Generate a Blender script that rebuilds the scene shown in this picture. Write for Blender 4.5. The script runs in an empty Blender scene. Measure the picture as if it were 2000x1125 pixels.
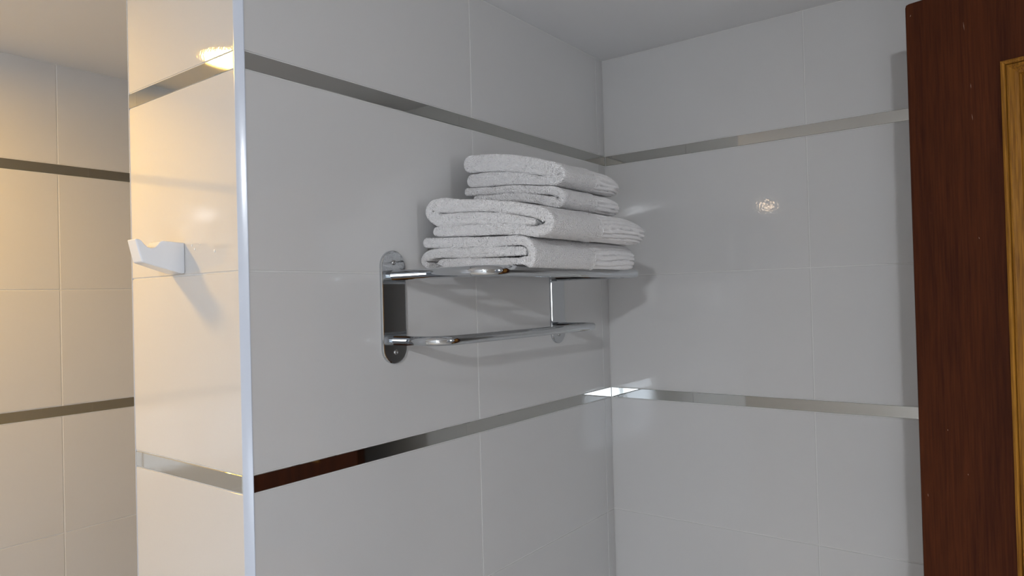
import bpy, bmesh, math, random
from mathutils import Vector, Matrix, noise

# ------------------------------------------------------------------ camera
S = bpy.context.scene
C = S.collection
F_PX = 1356.849
YAW, PITCH, ROLL = math.radians(-53.1296), math.radians(0.67273), math.radians(-1.49845)
CAM = Vector((-1.68243, -0.93131, -0.04722))
_f = Vector((-math.sin(YAW)*math.cos(PITCH), math.cos(YAW)*math.cos(PITCH), math.sin(PITCH)))
_r = Vector((math.cos(YAW), math.sin(YAW), 0)); _u = _r.cross(_f)
RGT = math.cos(ROLL)*_r + math.sin(ROLL)*_u
UPV = -math.sin(ROLL)*_r + math.cos(ROLL)*_u
cd = bpy.data.cameras.new('camera'); cam = bpy.data.objects.new('camera', cd); C.objects.link(cam)
cd.sensor_width = 36; cd.lens = F_PX/2000*36; cd.clip_start = 0.02
M = Matrix.Identity(4)
for i in range(3):
    M[i][0] = RGT[i]; M[i][1] = UPV[i]; M[i][2] = -_f[i]; M[i][3] = CAM[i]
cam.matrix_world = M
S.camera = cam

# ------------------------------------------------------------------ world and exposure
w = bpy.data.worlds.new('world'); S.world = w; w.use_nodes = True
w.node_tree.nodes['Background'].inputs[0].default_value = (0.55, 0.65, 0.85, 1)
w.node_tree.nodes['Background'].inputs[1].default_value = 0.25
vs = S.view_settings
vs.view_transform = 'Standard'; vs.look = 'None'; vs.gamma = 1; vs.use_curve_mapping = False
vs.exposure = 0.27
WINDOW_EMIT = 8.0
FILL_EMIT = 10.0  # strength of the added fill pane in the hallway
WARM_EMIT = 172.0
COOL_EMIT = 1150.0
WARM2_EMIT = 20.0

# ------------------------------------------------------------------ room numbers (metres, z = 0 is a tile joint)
ZC = 0.5927                      # ceiling
ZF = -1.62                       # floor
S1B, S1T = 0.303, 0.3287
S2T, S2B = -0.303, -0.3290
G1, G2 = 0.0003, -0.633
XP = -1.1012                     # end face of the partition wall
YP = 0.3545                      # back of the partition wall
YD = 1.1028                      # far wall of the alcove
XG = -4.0                        # left wall
YF = -1.60                       # wall behind the camera
TW = 0.527                       # tile width

# ------------------------------------------------------------------ helpers
def mat(name, color, rough=.5, metal=0, spec=.5, coat=0):
    m = bpy.data.materials.new(name); m.use_nodes = True
    b = m.node_tree.nodes['Principled BSDF']
    b.inputs['Base Color'].default_value = (*color, 1)
    b.inputs['Roughness'].default_value = rough
    b.inputs['Metallic'].default_value = metal
    b.inputs['Specular IOR Level'].default_value = spec
    b.inputs['Coat Weight'].default_value = coat
    return m

def nodes(m):
    nt = m.node_tree
    return nt, nt.nodes, nt.links, nt.nodes['Principled BSDF']

def coords(nt, space='Object'):
    return nt.nodes.new('ShaderNodeTexCoord').outputs[space]

def add_bump(m, layers, space='Object'):
    """layers: (scale, strength, distance, detail)"""
    nt, N, L, b = nodes(m); co = coords(nt, space); prev = None
    for sc, st, di, de in layers:
        n = N.new('ShaderNodeTexNoise'); n.inputs['Scale'].default_value = sc; n.inputs['Detail'].default_value = de
        L.new(co, n.inputs['Vector'])
        bp = N.new('ShaderNodeBump'); bp.inputs['Strength'].default_value = st; bp.inputs['Distance'].default_value = di
        L.new(n.outputs['Fac'], bp.inputs['Height'])
        if prev: L.new(prev.outputs[0], bp.inputs['Normal'])
        prev = bp
    L.new(prev.outputs[0], b.inputs['Normal'])

def emitter(name, color, strength):
    m = bpy.data.materials.new(name); m.use_nodes = True
    nt = m.node_tree; nt.nodes.clear()
    e = nt.nodes.new('ShaderNodeEmission'); o = nt.nodes.new('ShaderNodeOutputMaterial')
    e.inputs[0].default_value = (*color, 1); e.inputs[1].default_value = strength
    nt.links.new(e.outputs[0], o.inputs[0])
    return m

def link(name, bm, mats, parent=None, smooth=False):
    me = bpy.data.meshes.new(name)
    bmesh.ops.recalc_face_normals(bm, faces=bm.faces[:])
    bm.to_mesh(me); bm.free()
    for m in (mats if isinstance(mats, (list, tuple)) else [mats]): me.materials.append(m)
    if smooth:
        for p in me.polygons: p.use_smooth = True
    o = bpy.data.objects.new(name, me); C.objects.link(o)
    if parent:
        o.parent = parent
        o.matrix_parent_inverse = parent.matrix_world.inverted()
    return o

def thing(name, label, cat, loc, group=None):
    o = bpy.data.objects.new(name, None); C.objects.link(o); o.location = loc
    o.empty_display_size = .05
    o.matrix_world = Matrix.Translation(Vector(loc))
    tag(o, label, cat, group); return o

def tag(o, label, cat, group=None):
    o['label'] = label; o['category'] = cat
    if group: o['group'] = group

def structure(o, label=None):
    o['kind'] = 'structure'
    if label: o['label'] = label
    return o

def box(bm, x0, x1, y0, y1, z0, z1, mi=0):
    vs_ = [bm.verts.new((x, y, z)) for x in (x0, x1) for y in (y0, y1) for z in (z0, z1)]
    idx = [(0,1,3,2),(4,6,7,5),(0,4,5,1),(2,3,7,6),(0,2,6,4),(1,5,7,3)]
    for q in idx:
        f = bm.faces.new([vs_[i] for i in q]); f.material_index = mi

def slab(bm, O, U, N_, u0, u1, z0, z1, depth, ch, mi):
    """raised tile: front on the plane through O with normal N_, chamfered rim, depth behind"""
    def P(u, z, d): return bm.verts.new(O + U*u + Vector((0,0,z)) - N_*d)
    front = [P(u0+ch,z0+ch,0),P(u1-ch,z0+ch,0),P(u1-ch,z1-ch,0),P(u0+ch,z1-ch,0)]
    mid = [P(u0,z0,ch),P(u1,z0,ch),P(u1,z1,ch),P(u0,z1,ch)]
    back = [P(u0,z0,depth),P(u1,z0,depth),P(u1,z1,depth),P(u0,z1,depth)]
    fs = [bm.faces.new(front), bm.faces.new(back[::-1])]
    for a, b_ in ((front, mid), (mid, back)):
        for i in range(4):
            j = (i+1) % 4; fs.append(bm.faces.new([a[i], a[j], b_[j], b_[i]]))
    for f in fs: f.material_index = mi

GR = 0.0014       # half a grout joint
def tile_face(bm, O, U, N_, ubreaks, ztop=ZC, zbot=ZF):
    """all tiles of one wall face; the metal bands' rows are left free"""
    rows = [(ztop-.0018, S1T+.002), (S1B-.002, G1+GR), (G1-GR, S2T+.002), (S2B-.002, G2+GR)]
    z = G2-GR; n = 0
    rows += [(z, z-.302)]; z -= .302
    rows += [(z-.003, zbot+.002 if z-.6 < zbot else z-.303)]
    zz = rows[-1][1]
    while zz-.01 > zbot+.01:
        nz = max(zz-.306, zbot+.002); rows.append((zz-.003, nz)); zz = nz
    for a, b_ in zip(ubreaks[:-1], ubreaks[1:]):
        for zt, zb in rows:
            slab(bm, O, U, N_, a+GR, b_-GR, zb, zt, .0042, .0005, 0)

# ------------------------------------------------------------------ materials
def tile_material():
    m = mat('glazed_tile', (.56, .555, .55), .04, 0, .55)
    nt, N, L, b = nodes(m)
    co = coords(nt)
    n = N.new('ShaderNodeTexNoise'); n.inputs['Scale'].default_value = 3.2; n.inputs['Detail'].default_value = 1
    L.new(co, n.inputs['Vector'])
    n2 = N.new('ShaderNodeTexNoise'); n2.inputs['Scale'].default_value = 170; n2.inputs['Detail'].default_value = 1
    L.new(co, n2.inputs['Vector'])
    b1 = N.new('ShaderNodeBump'); b1.inputs['Strength'].default_value = .15; b1.inputs['Distance'].default_value = .004
    L.new(n.outputs['Fac'], b1.inputs['Height'])
    b2 = N.new('ShaderNodeBump'); b2.inputs['Strength'].default_value = .25; b2.inputs['Distance'].default_value = .00022
    L.new(n2.outputs['Fac'], b2.inputs['Height']); L.new(b1.outputs[0], b2.inputs['Normal'])
    L.new(b2.outputs[0], b.inputs['Normal'])
    return m
TILE = tile_material()
GROUT = mat('grout', (.63, .625, .61), .8); add_bump(GROUT, [(400, .3, .001, 2)])
PLASTER = mat('ceiling_paint', (.80, .80, .81), .75); add_bump(PLASTER, [(60, .15, .001, 3)])
STEEL = mat('polished_steel_band', (.50, .50, .48), .035, 1)
add_bump(STEEL, [(14, .04, .001, 1)])
PVC = mat('white_plastic_profile', (.52, .56, .64), .18, 0, .4)
CHROME = mat('chrome', (.56, .58, .60), .035, 1)
SCREW = mat('screw_steel', (.42, .42, .42), .25, 1)
CERAMIC = mat('white_ceramic', (.74, .76, .80), .14, 0, .5)
FLOORM = mat('floor_tile', (.58, .57, .55), .3); add_bump(FLOORM, [(30, .1, .001, 2)])
WHITEP = mat('white_paint', (.78, .78, .78), .4)

def wood(name, dark, light, rough, zscale=1.8, across=34, seed=0.0, spec=.4, coat=0.15):
    m = mat(name, dark, rough, 0, spec, coat)
    nt, N, L, b = nodes(m); co = coords(nt)
    mp = N.new('ShaderNodeMapping'); mp.inputs['Scale'].default_value = (across, across, zscale)
    mp.inputs['Location'].default_value = (seed, seed*.7, seed)
    L.new(co, mp.inputs['Vector'])
    n = N.new('ShaderNodeTexNoise'); n.inputs['Scale'].default_value = 1.0; n.inputs['Detail'].default_value = 5
    n.inputs['Roughness'].default_value = .6; n.inputs['Distortion'].default_value = .8
    L.new(mp.outputs[0], n.inputs['Vector'])
    mp2 = N.new('ShaderNodeMapping'); mp2.inputs['Scale'].default_value = (across*9, across*9, zscale*7)
    L.new(co, mp2.inputs['Vector'])
    n2 = N.new('ShaderNodeTexNoise'); n2.inputs['Scale'].default_value = 1.0; n2.inputs['Detail'].default_value = 3
    L.new(mp2.outputs[0], n2.inputs['Vector'])
    mx = N.new('ShaderNodeMix'); mx.data_type = 'FLOAT'; mx.inputs[0].default_value = .5
    L.new(n.outputs['Fac'], mx.inputs[2]); L.new(n2.outputs['Fac'], mx.inputs[3])
    cr = N.new('ShaderNodeValToRGB'); cr.color_ramp.elements[0].position = .36; cr.color_ramp.elements[1].position = .66
    cr.color_ramp.elements[0].color = (*dark, 1); cr.color_ramp.elements[1].color = (*light, 1)
    L.new(mx.outputs[0], cr.inputs[0]); L.new(cr.outputs[0], b.inputs['Base Color'])
    bp = N.new('ShaderNodeBump'); bp.inputs['Strength'].default_value = .25; bp.inputs['Distance'].default_value = .0006
    L.new(n2.outputs['Fac'], bp.inputs['Height']); L.new(bp.outputs[0], b.inputs['Normal'])
    return m
WOOD = wood('dark_red_brown_wood', (.036, .0080, .0026), (.084, .0205, .0052), .6, spec=.12, coat=0.0)
GOLD = wood('golden_stained_wood', (.14, .052, .006), (.44, .20, .024), .4, zscale=2.5, across=60, seed=3.1, spec=.15, coat=.08)
SCRATCH = mat('bare_wood_scratch', (.34, .24, .17), .6)

def terry(nm='white_terry', k=1.0):
    m = mat(nm, (.84, .83, .835), .95, 0, .15)
    nt, N, L, b = nodes(m); co = coords(nt)
    b.inputs['Sheen Weight'].default_value = .25; b.inputs['Sheen Roughness'].default_value = .6
    v = N.new('ShaderNodeTexVoronoi'); v.inputs['Scale'].default_value = 430; L.new(co, v.inputs['Vector'])
    n = N.new('ShaderNodeTexNoise'); n.inputs['Scale'].default_value = 400; n.inputs['Detail'].default_value = 3; L.new(co, n.inputs['Vector'])
    b1 = N.new('ShaderNodeBump'); b1.inputs['Strength'].default_value = .8; b1.inputs['Distance'].default_value = .0026*k; b1.invert = True
    L.new(v.outputs['Distance'], b1.inputs['Height'])
    b2 = N.new('ShaderNodeBump'); b2.inputs['Strength'].default_value = .8; b2.inputs['Distance'].default_value = .0040*k
    L.new(n.outputs['Fac'], b2.inputs['Height']); L.new(b1.outputs[0], b2.inputs['Normal'])
    L.new(b2.outputs[0], b.inputs['Normal'])
    return m
TERRY = terry()
BAND = terry('white_woven_border', .35)

# ------------------------------------------------------------------ structure: walls, ceiling, floor
X, Y = Vector((1,0,0)), Vector((0,1,0))
D_ = .004
# partition wall with the rack (front face), its end face and its back face
bm = bmesh.new()
box(bm, -1.0905, -.0, .0011, YP-.0011, ZF, ZC, 1); box(bm, XP+.0011, -1.0905, .0105, YP-.0105, ZF, ZC, 1)
tile_face(bm, Vector((0,0,0)), X, -Y, [-1.0915-GR, -.5658, -.0389, -.0016])
tile_face(bm, Vector((XP,0,0)), Y, -X, [.0116-GR, YP-.0075+GR])
tile_face(bm, Vector((0,YP,0)), X, Y, [-1.0915-GR, -.5658, -.0389, -.0016])
structure(link('wall_partition', bm, [TILE, GROUT]), 'white tiled partition wall carrying the chrome rack')
# right wall
bm = bmesh.new()
box(bm, D_-.0029, .12, YF, YD, ZF, ZC, 1)
tile_face(bm, Vector((0,0,0)), Y, -X, [YF, -.5247-TW*2, -.5247-TW, -.5247, .0028])
structure(link('wall_right', bm, [TILE, GROUT]), 'white tiled wall at the right behind the door')
# far wall of the alcove
bm = bmesh.new()
box(bm, XG, 0, YD+D_-.0029, YD+.12, ZF, ZC, 1)
J4 = -.9385
tile_face(bm, Vector((0,YD,0)), X, -Y, [XG]+[J4-TW*k for k in range(5, -1, -1)]+[J4+TW, 0])
structure(link('wall_back', bm, [TILE, GROUT]), 'warmly lit tiled wall of the alcove at the left')
# left wall
bm = bmesh.new()
box(bm, XG-.12, XG-D_+.0029, YF, YD, ZF, ZC, 1)
tile_face(bm, Vector((XG,0,0)), Y, X, [YF, -1.1, -.573, -.046, .481, YD])
structure(link('wall_left', bm, [TILE, GROUT]))
# wall behind the camera, with doorway and window opening
HX, HY = -.434, -1.50            # door hinge
DX0, DX1, DZ = -1.22, HX-.01, .475
WX0, WX1, WZ0, WZ1 = -3.73, -2.50, -1.22, -.70
bm = bmesh.new()
xs = [XG, WX0, WX1, DX0, DX1, .12]
box(bm, XG, WX0, YF-.12, YF, ZF, ZC); box(bm, WX1, DX0, YF-.12, YF, ZF, ZC); box(bm, DX1, .12, YF-.12, YF, ZF, ZC)
box(bm, WX0, WX1, YF-.12, YF, ZF, WZ0); box(bm, WX0, WX1, YF-.12, YF, WZ1, ZC); box(bm, DX0, DX1, YF-.12, YF, DZ, ZC)
structure(link('wall_front', bm, [TILE]))
bm = bmesh.new(); box(bm, XG-.12, .12, YF-.12, YD+.12, ZC, ZC+.1)
structure(link('ceiling', bm, [PLASTER]), 'plain pale painted ceiling')
bm = bmesh.new(); box(bm, XG-.12, .12, YF-1.3, YD+.12, ZF-.1, ZF)
structure(link('floor', bm, [FLOORM]))
# hallway seen through the open doorway
bm = bmesh.new()
box(bm, -2.1, .6, YF-1.42, YF-1.3, ZF, ZC); box(bm, -2.1, .6, YF-1.3, YF-.12, ZC, ZC+.1)
structure(link('wall_hallway', bm, [PLASTER]))
# invented glowing pane with frame in the hallway, added to brighten the rack wall
bm = bmesh.new()
for a in ((-1.04, -.99, -.35, .40), (-.70, -.65, -.35, .40), (-.99, -.70, -.35, -.30), (-.99, -.70, .35, .40)):
    box(bm, a[0], a[1], YF-1.30, YF-1.26, a[2], a[3])
hw = structure(link('hall_fill_frame', bm, [WHITEP]))
bm = bmesh.new(); box(bm, -1.00, -.69, YF-1.285, YF-1.28, -.31, .36)
link('emissive_pane', bm, emitter('added_hall_fill', (.93, .97, 1.0), FILL_EMIT), hw)  # added fill light, out of view, no known source
# window
bm = bmesh.new()
for a in ((WX0, WX0+.05, WZ0, WZ1), (WX1-.05, WX1, WZ0, WZ1), (WX0+.05, WX1-.05, WZ0, WZ0+.05), (WX0+.05, WX1-.05, WZ1-.05, WZ1), ((WX0+WX1)/2-.025, (WX0+WX1)/2+.025, WZ0+.05, WZ1-.05)):
    box(bm, a[0], a[1], YF-.08, YF-.03, a[2], a[3])
win = structure(link('window_1', bm, [WHITEP]))
bm = bmesh.new(); box(bm, WX0+.04, WX1-.04, YF-.062, YF-.054, WZ0+.04, WZ1-.04)
link('emissive_pane', bm, emitter('frosted_daylight_pane', (.76, .86, 1.0), WINDOW_EMIT), win)

# metal bands: polished steel strips let into every tiled face
tn = 0
def band(O, U, N_, u0, u1, zb, zt, label):
    global tn; tn += 1
    bm = bmesh.new(); slab(bm, O + N_*.0004, U, N_, u0, u1, zb, zt, .0035, .0006, 0)
    structure(link('trim_%d' % tn, bm, [STEEL]), label)
for zb, zt, nm in ((S1B, S1T, 'upper'), (S2B, S2T, 'lower')):
    band(Vector((0,0,0)), X, -Y, -1.0912, -.0012, zb, zt, nm + ' polished steel band on the rack wall')
    band(Vector((0,0,0)), Y, -X, YF, -.0012, zb, zt, nm + ' polished steel band on the right wall')
    band(Vector((XP,0,0)), Y, -X, .0128, YP-.0095, zb, zt, nm + ' steel band on the end face of the partition')
    band(Vector((0,YD,0)), X, -Y, XG, 0, zb, zt, nm + ' steel band on the alcove wall')
    band(Vector((0,YP,0)), X, Y, -1.0912, -.002, zb, zt, nm + ' steel band on the back of the partition')
    band(Vector((XG,0,0)), Y, X, YF, YD, zb, zt, nm + ' steel band on the left wall')

# rounded corner profiles on both edges of the partition
def corner_profile(cx, cy, sx, sy, label):
    """quarter round, centre (cx,cy), bulging to (sx,sy)"""
    global tn; tn += 1
    bm = bmesh.new(); R = .0100; pts = []
    pts.append((cx+sx*R, cy - sy*.0012)); 
    for k in range(13):
        a = math.pi/2*k/12; q = .10
        lx, ly = 1-k/12, k/12
        px_, py_ = q*math.cos(a)+(1-q)*lx, q*math.sin(a)+(1-q)*ly
        pts.append((cx+sx*R*px_, cy+sy*R*py_))
    pts.append((cx - sx*.0012, cy+sy*R))
    pts.append((cx - sx*.0012, cy+sy*(R-.004))); pts.append((cx+sx*(R-.004), cy-sy*.0012))
    lo = [bm.verts.new((p[0], p[1], ZF)) for p in pts]; hi = [bm.verts.new((p[0], p[1], ZC)) for p in pts]
    n = len(pts)
    for i in range(n):
        f = bm.faces.new([lo[i], lo[(i+1)%n], hi[(i+1)%n], hi[i]]); f.smooth = False
    bm.faces.new(lo[::-1]); bm.faces.new(hi)
    structure(link('trim_%d' % tn, bm, [PVC]), label)
corner_profile(-1.0920, .0094, -1, -1, 'white rounded corner profile between end face and rack wall')
corner_profile(-1.0920, YP-.0094, -1, 1, 'white corner profile on the far edge of the partition')

# ------------------------------------------------------------------ lamps
def downlight(x, y, r, em, label, dome=0.0):
    t = thing('ceiling_light', label, 'lamp', (x, y, ZC), 'recessed ceiling lights')
    bm = bmesh.new(); n = 40
    prof = [(r*1.28, 0), (r*1.28, -.004), (r*1.2, -.008), (r*1.02, -.008), (r, -.003)]
    rings = [[bm.verts.new((x+a*math.cos(2*math.pi*k/n), y+a*math.sin(2*math.pi*k/n), ZC+z)) for k in range(n)] for a, z in prof]
    for a, b_ in zip(rings[:-1], rings[1:]):
        for k in range(n): bm.faces.new([a[k], a[(k+1)%n], b_[(k+1)%n], b_[k]])
    link('bezel', bm, WHITEP, t, True)
    bm = bmesh.new()
    ce = bm.verts.new((x, y, ZC-.003-dome)); prev = None
    for j in range(1, 9):
        a_ = math.pi/2*j/8; rr, zz = r*math.sin(a_), ZC-.003-dome*math.cos(a_)
        rg = [bm.verts.new((x+rr*math.cos(2*math.pi*k/n), y+rr*math.sin(2*math.pi*k/n), zz)) for k in range(n)]
        for k in range(n):
            bm.faces.new([ce, rg[(k+1)%n], rg[k]] if prev is None else [prev[k], prev[(k+1)%n], rg[(k+1)%n], rg[k]])
        prev = rg
    link('lens', bm, em, t)
WARM = emitter('warm_lamp_lens', (1.0, .57, .09), WARM_EMIT)
WARM2 = emitter('warm_lamp_lens_far', (1.0, .74, .50), WARM2_EMIT)
COOL = emitter('cool_lamp_lens', (.92, .965, 1.02), COOL_EMIT)
downlight(-1.540, .712, .08, WARM, 'warm round ceiling light in the alcove nearest the hook')
downlight(-3.62, .64, .05, WARM2, 'warm round ceiling light at the far left of the alcove', .03)
downlight(-3.10, -1.44, .055, COOL, 'cool white round ceiling light above the window', .035)

# ------------------------------------------------------------------ door leaf, standing open before the right wall
A = math.radians(-104)
E0 = Vector((-.25, -.7599, 0))
DU = Vector((math.cos(A), math.sin(A), 0)); DN = Vector((-abs(math.sin(A)), abs(math.cos(A)), 0))
DTOP, DBOT, DW, DT = .4596, ZF+.008, .765, .040
def DP(u, z, d): return E0 + DU*u + DN*d + Vector((0,0,z))
ST = .1435                       # stile / rail width
bm = bmesh.new()
# leaf outline with a rounded top corner, and a panel opening
R = .007
arc = [(R-R*math.cos(t), DTOP-R+R*math.sin(t)) for t in [math.pi/2*k/6 for k in range(7)]]
outline = [(0, DBOT)] + arc + [(DW, DTOP), (DW, DBOT)]
iu0, iu1 = ST+.004, DW-ST-.004
iz1, iz0 = DTOP-ST-.004, -.555
def holes():
    return [(iu0, iu1, iz0, iz1), (iu0, iu1, DBOT+.22, iz0-.30)]
# build as rails and stiles in one mesh
def dbox(bm, u0, u1, z0, z1, d0, d1):
    v = [bm.verts.new(DP(u, z, d)) for u in (u0, u1) for d in (d0, d1) for z in (z0, z1)]
    for q in [(0,1,3,2),(4,6,7,5),(0,4,5,1),(2,3,7,6),(0,2,6,4),(1,5,7,3)]:
        bm.faces.new([v[i] for i in q])
# free stile with rounded corner
stile = [(.0, DBOT)] + arc + [(iu0, DTOP), (iu0, DBOT)]
e = .0016
for d0, d1 in ((0, -DT),):
    fr = [bm.verts.new(DP(max(u, e), min(z, DTOP-e), 0)) for u, z in stile]
    mi = [bm.verts.new(DP(u, z, -e)) for u, z in stile]
    bk = [bm.verts.new(DP(u, z, -DT)) for u, z in stile]
    bm.faces.new(fr); bm.faces.new(bk[::-1])
    n = len(stile)
    for a, b_ in ((fr, mi), (mi, bk)):
        for i in range(n): bm.faces.new([a[i], a[(i+1)%n], b_[(i+1)%n], b_[i]])
dbox(bm, iu1, DW, DBOT, DTOP, -DT, 0)
for z0, z1 in ((iz1, DTOP), (iz0-.30, iz0), (DBOT, DBOT+.22)):
    dbox(bm, iu0, iu1, z0, z1, -DT, 0)
nb = len(bm.faces)
# worn scratches in the varnish
for (u, z, l, w_, t) in ((.092, .392, .016, .0007, .09), (.0995, .288, .009, .0006, .05), (.1, .235, .012, .0006, .12), (.009, .437, .004, .0012, -.3), (.012, -.42, .006, .0008, .1), (.047, -.30, .003, .001, .2), (.076, -.372, .003, .001, .2), (.104, .03, .004, .0008, .2)):
    v = [bm.verts.new(DP(u + t*s*l/2 + q*w_/2, z - s*l/2, .00025)) for s, q in ((-1, 0), (0, 1), (1, 0), (0, -1))]
    f = bm.faces.new(v); f.material_index = 1
door = structure(link('door_1', bm, [WOOD, SCRATCH]), 'open dark red-brown wooden door with golden moulded panel')
# moulding round each panel opening: one swept, mitred frame per opening
prof = [(-.004, 0), (-.004, .0045), (-.001, .0065), (.002, .0045), (.003, .001), (.0045, .0045), (.0075, .0050), (.0105, .0015), (.014, -.002), (.0185, -.0045), (.0205, -.0030), (.0225, -.0060), (.0235, -.0100), (.0275, -.0115), (.029, -.016), (.0, -.018)]
for k, (u0, u1, z0, z1) in enumerate(holes()):
    bm = bmesh.new(); loops = []
    for o_, d in prof:
        loops.append([bm.verts.new(DP(u, z, d)) for u, z in ((u0+o_, z0+o_), (u1-o_, z0+o_), (u1-o_, z1-o_), (u0+o_, z1-o_))])
    n = len(prof)
    for i in range(n):
        a, b_ = loops[i], loops[(i+1)%n]
        for q in range(4): bm.faces.new([a[q], a[(q+1)%4], b_[(q+1)%4], b_[q]])
    mo = link('moulding', bm, GOLD, door); mo['label'] = 'golden stained moulding frame'
    bm = bmesh.new(); q = .024
    seq = [(q, -.016), (q+.016, -.012), (q+.045, -.006), (q+.047, -.0045)]
    lp = [[bm.verts.new(DP(u, z, d)) for u, z in ((u0+o_, z0+o_), (u1-o_, z0+o_), (u1-o_, z1-o_), (u0+o_, z1-o_))] for o_, d in seq]
    bk = [bm.verts.new(DP(u, z, -.03)) for u, z in ((u0+q, z0+q), (u1-q, z0+q), (u1-q, z1-q), (u0+q, z1-q))]
    for a, b_ in zip(lp[:-1], lp[1:]):
        for i in range(4): bm.faces.new([a[i], a[(i+1)%4], b_[(i+1)%4], b_[i]])
    bm.faces.new(lp[-1]); bm.faces.new(bk[::-1])
    for i in range(4): bm.faces.new([lp[0][i], lp[0][(i+1)%4], bk[(i+1)%4], bk[i]])
    pn = link('panel', bm, GOLD, door); pn['label'] = 'golden stained raised panel'

# ------------------------------------------------------------------ swept tubes
def fillet(pts, rads, seg=14):
    out = [pts[0]]
    for i in range(1, len(pts)-1):
        p, a, b_ = pts[i], (pts[i-1]-pts[i]).normalized(), (pts[i+1]-pts[i]).normalized()
        ang = a.angle(b_); r = rads[i-1]; d = r/math.tan(ang/2)
        c = p + (a+b_).normalized()*(r/math.sin(ang/2))
        s, e_ = p+a*d, p+b_*d
        vs_, ve = s-c, e_-c; th = vs_.angle(ve); ax = vs_.cross(ve).normalized()
        for k in range(seg+1): out.append(c + Matrix.Rotation(th*k/seg, 3, ax) @ vs_)
    out.append(pts[-1]); return out
def tube(bm, pts, r, n=28):
    prev = None; up = Vector((0,0,1))
    rings = []
    for i, p in enumerate(pts):
        t = (pts[min(i+1, len(pts)-1)] - pts[max(i-1, 0)]).normalized()
        s = t.cross(up).normalized(); u = s.cross(t)
        rings.append([bm.verts.new(p + (s*math.cos(2*math.pi*k/n) + u*math.sin(2*math.pi*k/n))*r) for k in range(n)])
    for a, b_ in zip(rings[:-1], rings[1:]):
        for k in range(n): bm.faces.new([a[k], a[(k+1)%n], b_[(k+1)%n], b_[k]])
    bm.faces.new(rings[0][::-1]); bm.faces.new(rings[-1])

# ------------------------------------------------------------------ chrome towel rack
XL, XR = -.8035, -.2620
rack = thing('towel_rack', 'chrome wall-mounted towel rack with shelf frame above and single rail below', 'towel rack', (-.533, 0, -.17))
def V3(x, y, z): return Vector((x, y, z))
def plate(xc):
    bm = bmesh.new(); hw, zt, zb, T = .0295, .0410, -.1645, .0060
    prof = []
    for k in range(25): a = math.pi*k/24; prof.append((xc+hw*math.cos(a), zt-hw+hw*math.sin(a)))
    for k in range(25): a = math.pi+math.pi*k/24; prof.append((xc+hw*math.cos(a), zb+hw+hw*math.sin(a)))
    def ring(ins, y):
        cz = (zt+zb)/2; out = []
        for x_, z_ in prof:
            cx_, czz = xc, (zt-hw if z_ > cz else zb+hw)
            v = Vector((x_-cx_, 0, z_-czz)); L_ = v.length
            v = v*((L_-ins)/L_); out.append(bm.verts.new((cx_+v.x, y, czz+v.z)))
        return out
    rs = [ring(0, 0), ring(0, -T+.0018), ring(.0005, -T+.0008), ring(.0014, -T+.0002), ring(.0025, -T)]
    n = len(prof)
    for a, b_ in zip(rs[:-1], rs[1:]):
        for k in range(n): f = bm.faces.new([a[k], a[(k+1)%n], b_[(k+1)%n], b_[k]])
    bm.faces.new(rs[-1]); bm.faces.new(rs[0][::-1])
    p = link('mounting_plate', bm, CHROME, rack)
    for zs in (.0192, -.1430):
        bm = bmesh.new(); m = 24
        pr = [(.0046, -T), (.0044, -T-.0011), (.0034, -T-.0019), (.0020, -T-.0022), (.0017, -T-.0010), (.0, -T-.0010)]
        rg = []
        for r_, y_ in pr[:-1]: rg.append([bm.verts.new((xc+r_*math.cos(2*math.pi*k/m), y_, zs+r_*math.sin(2*math.pi*k/m))) for k in range(m)])
        for a, b_ in zip(rg[:-1], rg[1:]):
            for k in range(m): bm.faces.new([a[k], a[(k+1)%m], b_[(k+1)%m], b_[k]])
        bm.faces.new(rg[-1])
        link('screw', bm, SCREW, p, True)
plate(XL); plate(XR)
RT = .0095
ZU, ZL = -.0042, -.1220
YU, YL = -.2285, -.1170
bm = bmesh.new()
tube(bm, fillet([V3(XL, -.005, ZU), V3(XL, YU, ZU), V3(XR, YU, ZU), V3(XR, -.005, ZU)], [.042, .042]), RT)
link('shelf_frame', bm, CHROME, rack, True)
for yy in (-.055, -.108, -.161):
    bm = bmesh.new(); tube(bm, [V3(XL+.004, yy, ZU+.002), V3((XL+XR)/2, yy, ZU+.002), V3(XR-.004, yy, ZU+.002)], .0045, 16)
    link('shelf_rod', bm, CHROME, rack, True)
bm = bmesh.new()
tube(bm, fillet([V3(XL, -.005, ZL), V3(XL, YL, ZL), V3(XR, YL, ZL), V3(XR, -.005, ZL)], [.042, .042]), RT*.92)
link('towel_rail', bm, CHROME, rack, True)

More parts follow.
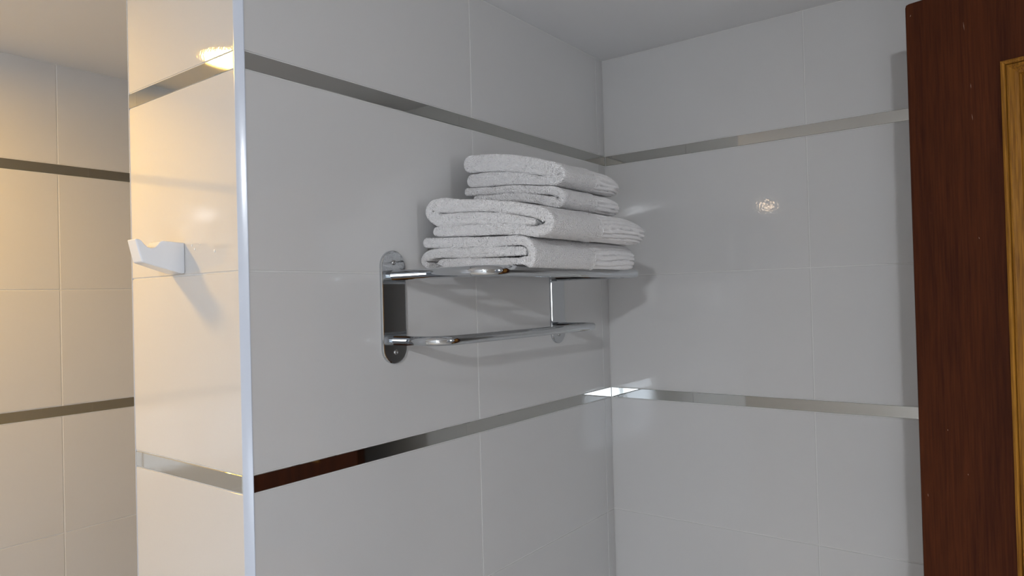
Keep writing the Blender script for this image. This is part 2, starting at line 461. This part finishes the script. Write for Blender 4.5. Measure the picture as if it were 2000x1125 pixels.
# ------------------------------------------------------------------ folded towels
def unproj(px, py, xe):
    d = _f + (px-1000)/F_PX*RGT - (py-562.5)/F_PX*UPV
    t = (xe-CAM.x)/d.x; P = CAM + d*t
    return P.y, P.z, t/F_PX        # metres per pixel there
def catmull(P, step):
    out = []
    for i in range(len(P)-1):
        p0, p1, p2, p3 = P[max(i-1,0)], P[i], P[i+1], P[min(i+2, len(P)-1)]
        L_ = math.hypot(p2[0]-p1[0], p2[1]-p1[1]); n = max(2, int(L_/step))
        for k in range(n):
            t = k/n
            out.append(tuple(.5*((2*b)+(-a+c)*t+(2*a-5*b+4*c-d)*t*t+(-a+3*b-3*c+d)*t**3) for a, b, c, d in zip(p0, p1, p2, p3)))
    out.append(P[-1]); return out
def sheet_outline(path_px, xe, dy, dz, step):
    pts = []
    for px, py, h in path_px:
        y, z, s = unproj(px, py, xe+.003); pts.append((y+dy, z+dz, h*s*1.05))
    c = catmull(pts, step); n = len(c)
    plus, minus = [], []
    for i in range(n):
        a, b_ = c[max(i-1,0)], c[min(i+1, n-1)]
        ty, tz = b_[0]-a[0], b_[1]-a[1]; l = math.hypot(ty, tz) or 1
        ny, nz = -tz/l, ty/l; h = max(c[i][2], .002)
        plus.append((c[i][0], c[i][1], ny*h, nz*h)); minus.append((c[i][0], c[i][1], -ny*h, -nz*h))
    # keep the inner side of tight bends from crossing itself
    lim = [1e9]*n
    for i in range(2, n-2):
        t0 = (c[i][0]-c[i-2][0], c[i][1]-c[i-2][1]); t1 = (c[i+2][0]-c[i][0], c[i+2][1]-c[i][1])
        cr = t0[0]*t1[1]-t0[1]*t1[0]; l0, l1 = math.hypot(*t0) or 1e-9, math.hypot(*t1) or 1e-9
        sn = cr/(l0*l1); R_ = (l0+l1)/2/max(abs(sn), 1e-4)
        lim[i] = R_*(1 if sn > 0 else -1)          # + : plus side is the inner side
    for side, sg in ((plus, 1), (minus, -1)):
        f = [1.0]*n
        for i in range(n):
            h = math.hypot(side[i][2], side[i][3])
            if lim[i]*sg > 0: f[i] = min(1.0, .85*abs(lim[i])/h)
        g = [min(f[max(0, i-4):i+5]) for i in range(n)]
        g = [sum(g[max(0, i-4):i+5])/len(g[max(0, i-4):i+5]) for i in range(n)]
        for i in range(n):
            y_, z_, a_, b2_ = side[i]; side[i] = (y_, z_, a_*g[i], b2_*g[i])
    def cap(i, sgn):
        a, b_ = c[max(i-1,0)], c[min(i+1, n-1)]
        ty, tz = b_[0]-a[0], b_[1]-a[1]; l = math.hypot(ty, tz); ty, tz = ty/l*sgn, tz/l*sgn
        h = max(c[i][2], .002); out = []
        for k in range(1, 8):
            an = math.pi*k/8
            s0 = plus[i] if sgn > 0 else minus[i]
            ny, nz = s0[2], s0[3]
            out.append((c[i][0], c[i][1], ny*math.cos(an)+ty*h*math.sin(an), nz*math.cos(an)+tz*h*math.sin(an)))
        return out
    return plus + cap(n-1, 1) + minus[::-1] + cap(0, -1)
HMAP = {}
CELL = .0025
def towel(name, label, paths, xe, xend, dy=0, dz=0, band_x=None, seed=0, taper=.012, droop=0.0, endin=.0, zfloor=None, sag=0.0):
    bm = bmesh.new()
    step = .0009; L_ = xend-xe
    xs_ = []
    d = 0.0
    for k in range(7): xs_.append(xe + .0045*(1-math.cos(math.pi/2*k/6)))
    x = xs_[-1]
    while x < xend-.012: x += .0021; xs_.append(x)
    x0 = xs_[-1]
    for k in range(1, 8): xs_.append(x0 + (xend-x0)*math.sin(math.pi/2*k/7))
    outs = [sheet_outline(p, xe, dy, dz, step) for p in paths]
    ally = [q[0] for o in outs for q in o]; allz = [q[1] for o in outs for q in o]
    yc = (min(ally)+max(ally))/2; zlo = min(allz); zm = (min(allz)+max(allz))/2
    new_map = {}
    for oi, o in enumerate(outs):
        m = len(o); rings = []
        # arc length
        arcl = [0]
        for i in range(1, m):
            arcl.append(arcl[-1] + math.hypot(o[i][0]+o[i][2]-o[i-1][0]-o[i-1][2], o[i][1]+o[i][3]-o[i-1][1]-o[i-1][3]))
        for x in xs_:
            d0 = x-xe; d1 = xend-x
            s = 1.0
            ins = 0
            if d0 < .0045: ins = .0042*(1-math.sqrt(max(0, 1-((.0045-d0)/.0045)**2)))
            if d1 < .012: s = max(.25, math.sqrt(max(0, 1-((.012-d1)/.012)**2)))
            g = 1.0
            if d1 < .06: g = 1 - taper*((.06-d1)/.06)**2
            ring = []
            for i, (cy, cz, oy, oz) in enumerate(o):
                ln = math.hypot(oy, oz) or 1
                s_ = max(.15, s - ins/ln)
                y = cy + oy*s_; z = cz + oz*s_
                nv = Vector((x*18+seed*7, y*22, z*30+oi*3))
                lo = noise.noise(nv)*.0016
                fi = noise.noise(Vector((x*170+seed, y*240, z*240)))*.0006 + noise.noise(Vector((x*360, y*460, z*460+seed)))*.0005
                disp = fi + lo*.5
                if band_x is not None and x > band_x:
                    aa = arcl[i] + .0022*math.sin(x*30+seed+arcl[i]*40)
                    q = (aa/.0100) % 1.0
                    disp = fi*.12 + lo*.4 - .0070*math.exp(-((q-.5)/.085)**2) + .00035*math.cos(aa/.0031*2*math.pi) - .0008
                    if x < band_x+.005: disp = fi*.3 + .0012
                y += oy/ln*disp; z += oz/ln*disp
                z = zlo + (z-zlo)*g - droop*max(0, (x-xe)/L_)**2 + lo*.5
                y = yc + (y-yc)*(1-(1-g)*.4)
                if zfloor is not None and z < zfloor: z = zfloor + (z-zfloor)*.02
                if sag and y < -.2425:
                    k_ = min(1, (-.2425-y)/.022); k_ = k_*k_*(3-2*k_)
                    z -= sag*k_*max(0, 1-(z-.004)/.055)
                if y > -.0015: y = -.0015
                hz = HMAP.get((int(x/CELL), int(y/CELL)))
                if hz is not None and hz-.0045 < z < hz+.0003: z = hz+.0003
                ring.append(bm.verts.new((x, y, z)))
            rings.append(ring)
        for xx, a, b_ in zip(xs_, rings[:-1], rings[1:]):
            for i in range(m):
                f = bm.faces.new([a[i], a[(i+1)%m], b_[(i+1)%m], b_[i]])
                if band_x is not None and xx > band_x: f.material_index = 1
        for rg in rings:
            for v in rg:
                kx, ky = int(v.co.x/CELL), int(v.co.y/CELL)
                for ax in (-1, 0, 1):
                    for ay in (-1, 0, 1):
                        q_ = (kx+ax, ky+ay)
                        if v.co.z > new_map.get(q_, -9): new_map[q_] = v.co.z
        # close both ends: strips across the thickness
        n = (m-14)//2
        for rg, fl in ((rings[0], False), (rings[-1], True)):
            P_ = rg[:n]; Mi = rg[n+7:2*n+7][::-1]
            for i in range(n-1): bm.faces.new([P_[i], P_[i+1], Mi[i+1], Mi[i]])
            bm.faces.new([P_[-1]] + rg[n:n+7] + [Mi[-1]])
            bm.faces.new([P_[0], Mi[0]] + rg[2*n+7:2*n+14])
    HMAP.update(new_map)
    ob = link(name, bm, [TERRY, BAND], None, True)
    tag(ob, label, 'towel', 'white towels stacked on the rack')
    return ob

XB, XT = -.735, -.640
T4 = [[(834,474,10),(860,474.5,10),(900,474,10),(960,472.5,10),(1010,469,9.5),(1030,473,9),(1039,484,8.5),(1036,500,8.5),(1022,510,8.5),(1000,512,8),(930,512,8),(865,514,8),(856,515,8)],
      [(1022,490,8),(1000,490.5,9),(960,492,10),(900,494,10),(862,494,9.5),(840,498,9.5),(829,509,8.5),(834,518,6)]]
T3 = [[(1041,433,7),(1010,429.5,9.5),(985,426.5,10.5),(944,426,12),(902,427,12.5),(874,431,12.5),(855,429,12),(841,416,12),(846,404,12.5),(862,401.5,14),(885,402,13.5),(915,401,12),(950,401,11.5),(985,404,11),(1025,409,11.5),(1055,416,12),(1071,430,12.5),(1066,446,11.5),(1048,451.5,10.5),(1025,449.5,10.5),(985,447,11),(920,449.5,11),(870,452,10),(853,452.5,9)]]
T2 = [[(914,375,8),(945,373.5,7),(1000,370.5,7.5),(1050,371,8),(1080,373,8),(1095,382,9.5),(1091,395,10),(1072,393.5,9.5),(1045,388,8.5),(1000,385.5,7.5),(960,386.5,6),(930,388,6)]]
T1 = [[(919,320.5,16.5),(945,319,16.5),(989,318.5,16.5),(1030,323,15.5),(1062,327.5,15),(1082,331,13),(1094,341,11.5),(1084,351.5,10.5),(1062,353.5,9.5),(1030,350.5,11),(989,348.5,12.5),(945,351,13.5),(922,353,12.5)]]
towel('bath_towel', 'larger folded white terry towel lying directly on the chrome shelf, bottom of the stack', T4, XB, -.360, band_x=-.537, seed=1, taper=.06, zfloor=.0062, sag=.012)
towel('bath_towel', 'large folded white towel second from bottom, with a curled fold near the wall', T3, XB, -.380, band_x=-.570, seed=2, taper=.12)
towel('hand_towel', 'thinner small folded white towel second from the top of the stack', T2, XT, -.418, band_x=-.528, seed=3, taper=.12)
towel('hand_towel', 'thick small folded white towel on the very top of the stack', T1, XT, -.400, band_x=-.528, seed=4, taper=.40)

# ------------------------------------------------------------------ ceramic hook on the end face
prof = [(XP, .053), (-1.1180, .0538), (-1.1360, .0546), (-1.1405, .0532), (-1.1440, .0480), (-1.1485, .0438), (-1.1540, .0425), (-1.1600, .0440), (-1.1645, .0478), (-1.1685, .0530), (-1.1725, .0556), (-1.1787, .0558), (-1.1735, .0360), (-1.1688, .0200), (-1.1400, .0118), (-1.1060, .0030), (XP, .0035)]
bm = bmesh.new()
y0, y1 = .163, .2095
fa = [bm.verts.new((x, y0, z)) for x, z in prof]; fb = [bm.verts.new((x, y1-.0190*min(1, max(0, (XP-x)/.0776)), z)) for x, z in prof]
bm.faces.new(fa); bm.faces.new(fb[::-1])
for i in range(len(prof)):
    j = (i+1) % len(prof); bm.faces.new([fa[i], fb[i], fb[j], fa[j]])
hook = link('wall_hook', bm, CERAMIC)
bv = hook.modifiers.new('bevel', 'BEVEL'); bv.width = .0022; bv.segments = 4; bv.limit_method = 'ANGLE'; bv.angle_limit = math.radians(28)
for p in hook.data.polygons: p.use_smooth = True
wn = hook.modifiers.new('wn', 'WEIGHTED_NORMAL')
tag(hook, 'white ceramic hook with a notched top on the partition end face', 'hook')

# tiny raised, opaque glossy white specks on the tile beside the hook
SPECK = mat('glossy_white', (.85, .84, .82), .03, 0, 1.0, 1.0)
def speck(y, z, ry, rz, label):
    bm = bmesh.new()
    bmesh.ops.create_uvsphere(bm, u_segments=16, v_segments=10, radius=1)
    for v in bm.verts:
        k = 1 + .18*noise.noise(v.co*1.7 + Vector((y*90, z*90, 0)))
        v.co = Vector((XP - .0001 + v.co.x*.0011, y + v.co.y*ry*k, z + v.co.z*rz*k))
    bmesh.ops.bisect_plane(bm, geom=bm.verts[:]+bm.edges[:]+bm.faces[:], plane_co=(XP-.00005, 0, 0), plane_no=(1, 0, 0), clear_outer=True)
    o = link('white_speck', bm, SPECK, None, True)
    tag(o, label, 'speck', 'specks on the tile beside the hook')
speck(.1408, .0475, .0007, .0022, 'tiny upright glossy droplet on the tile closest to the hook')
speck(.1330, .0410, .0018, .0020, 'small slanted glossy droplet just below the upright one beside the hook')
speck(.1170, .0475, .0024, .0008, 'tiny flat wide glossy droplet, highest of the specks right of the hook')
speck(.0750, .0345, .0024, .0026, 'largest round glossy droplet, farthest from the hook, nearest the white corner profile')
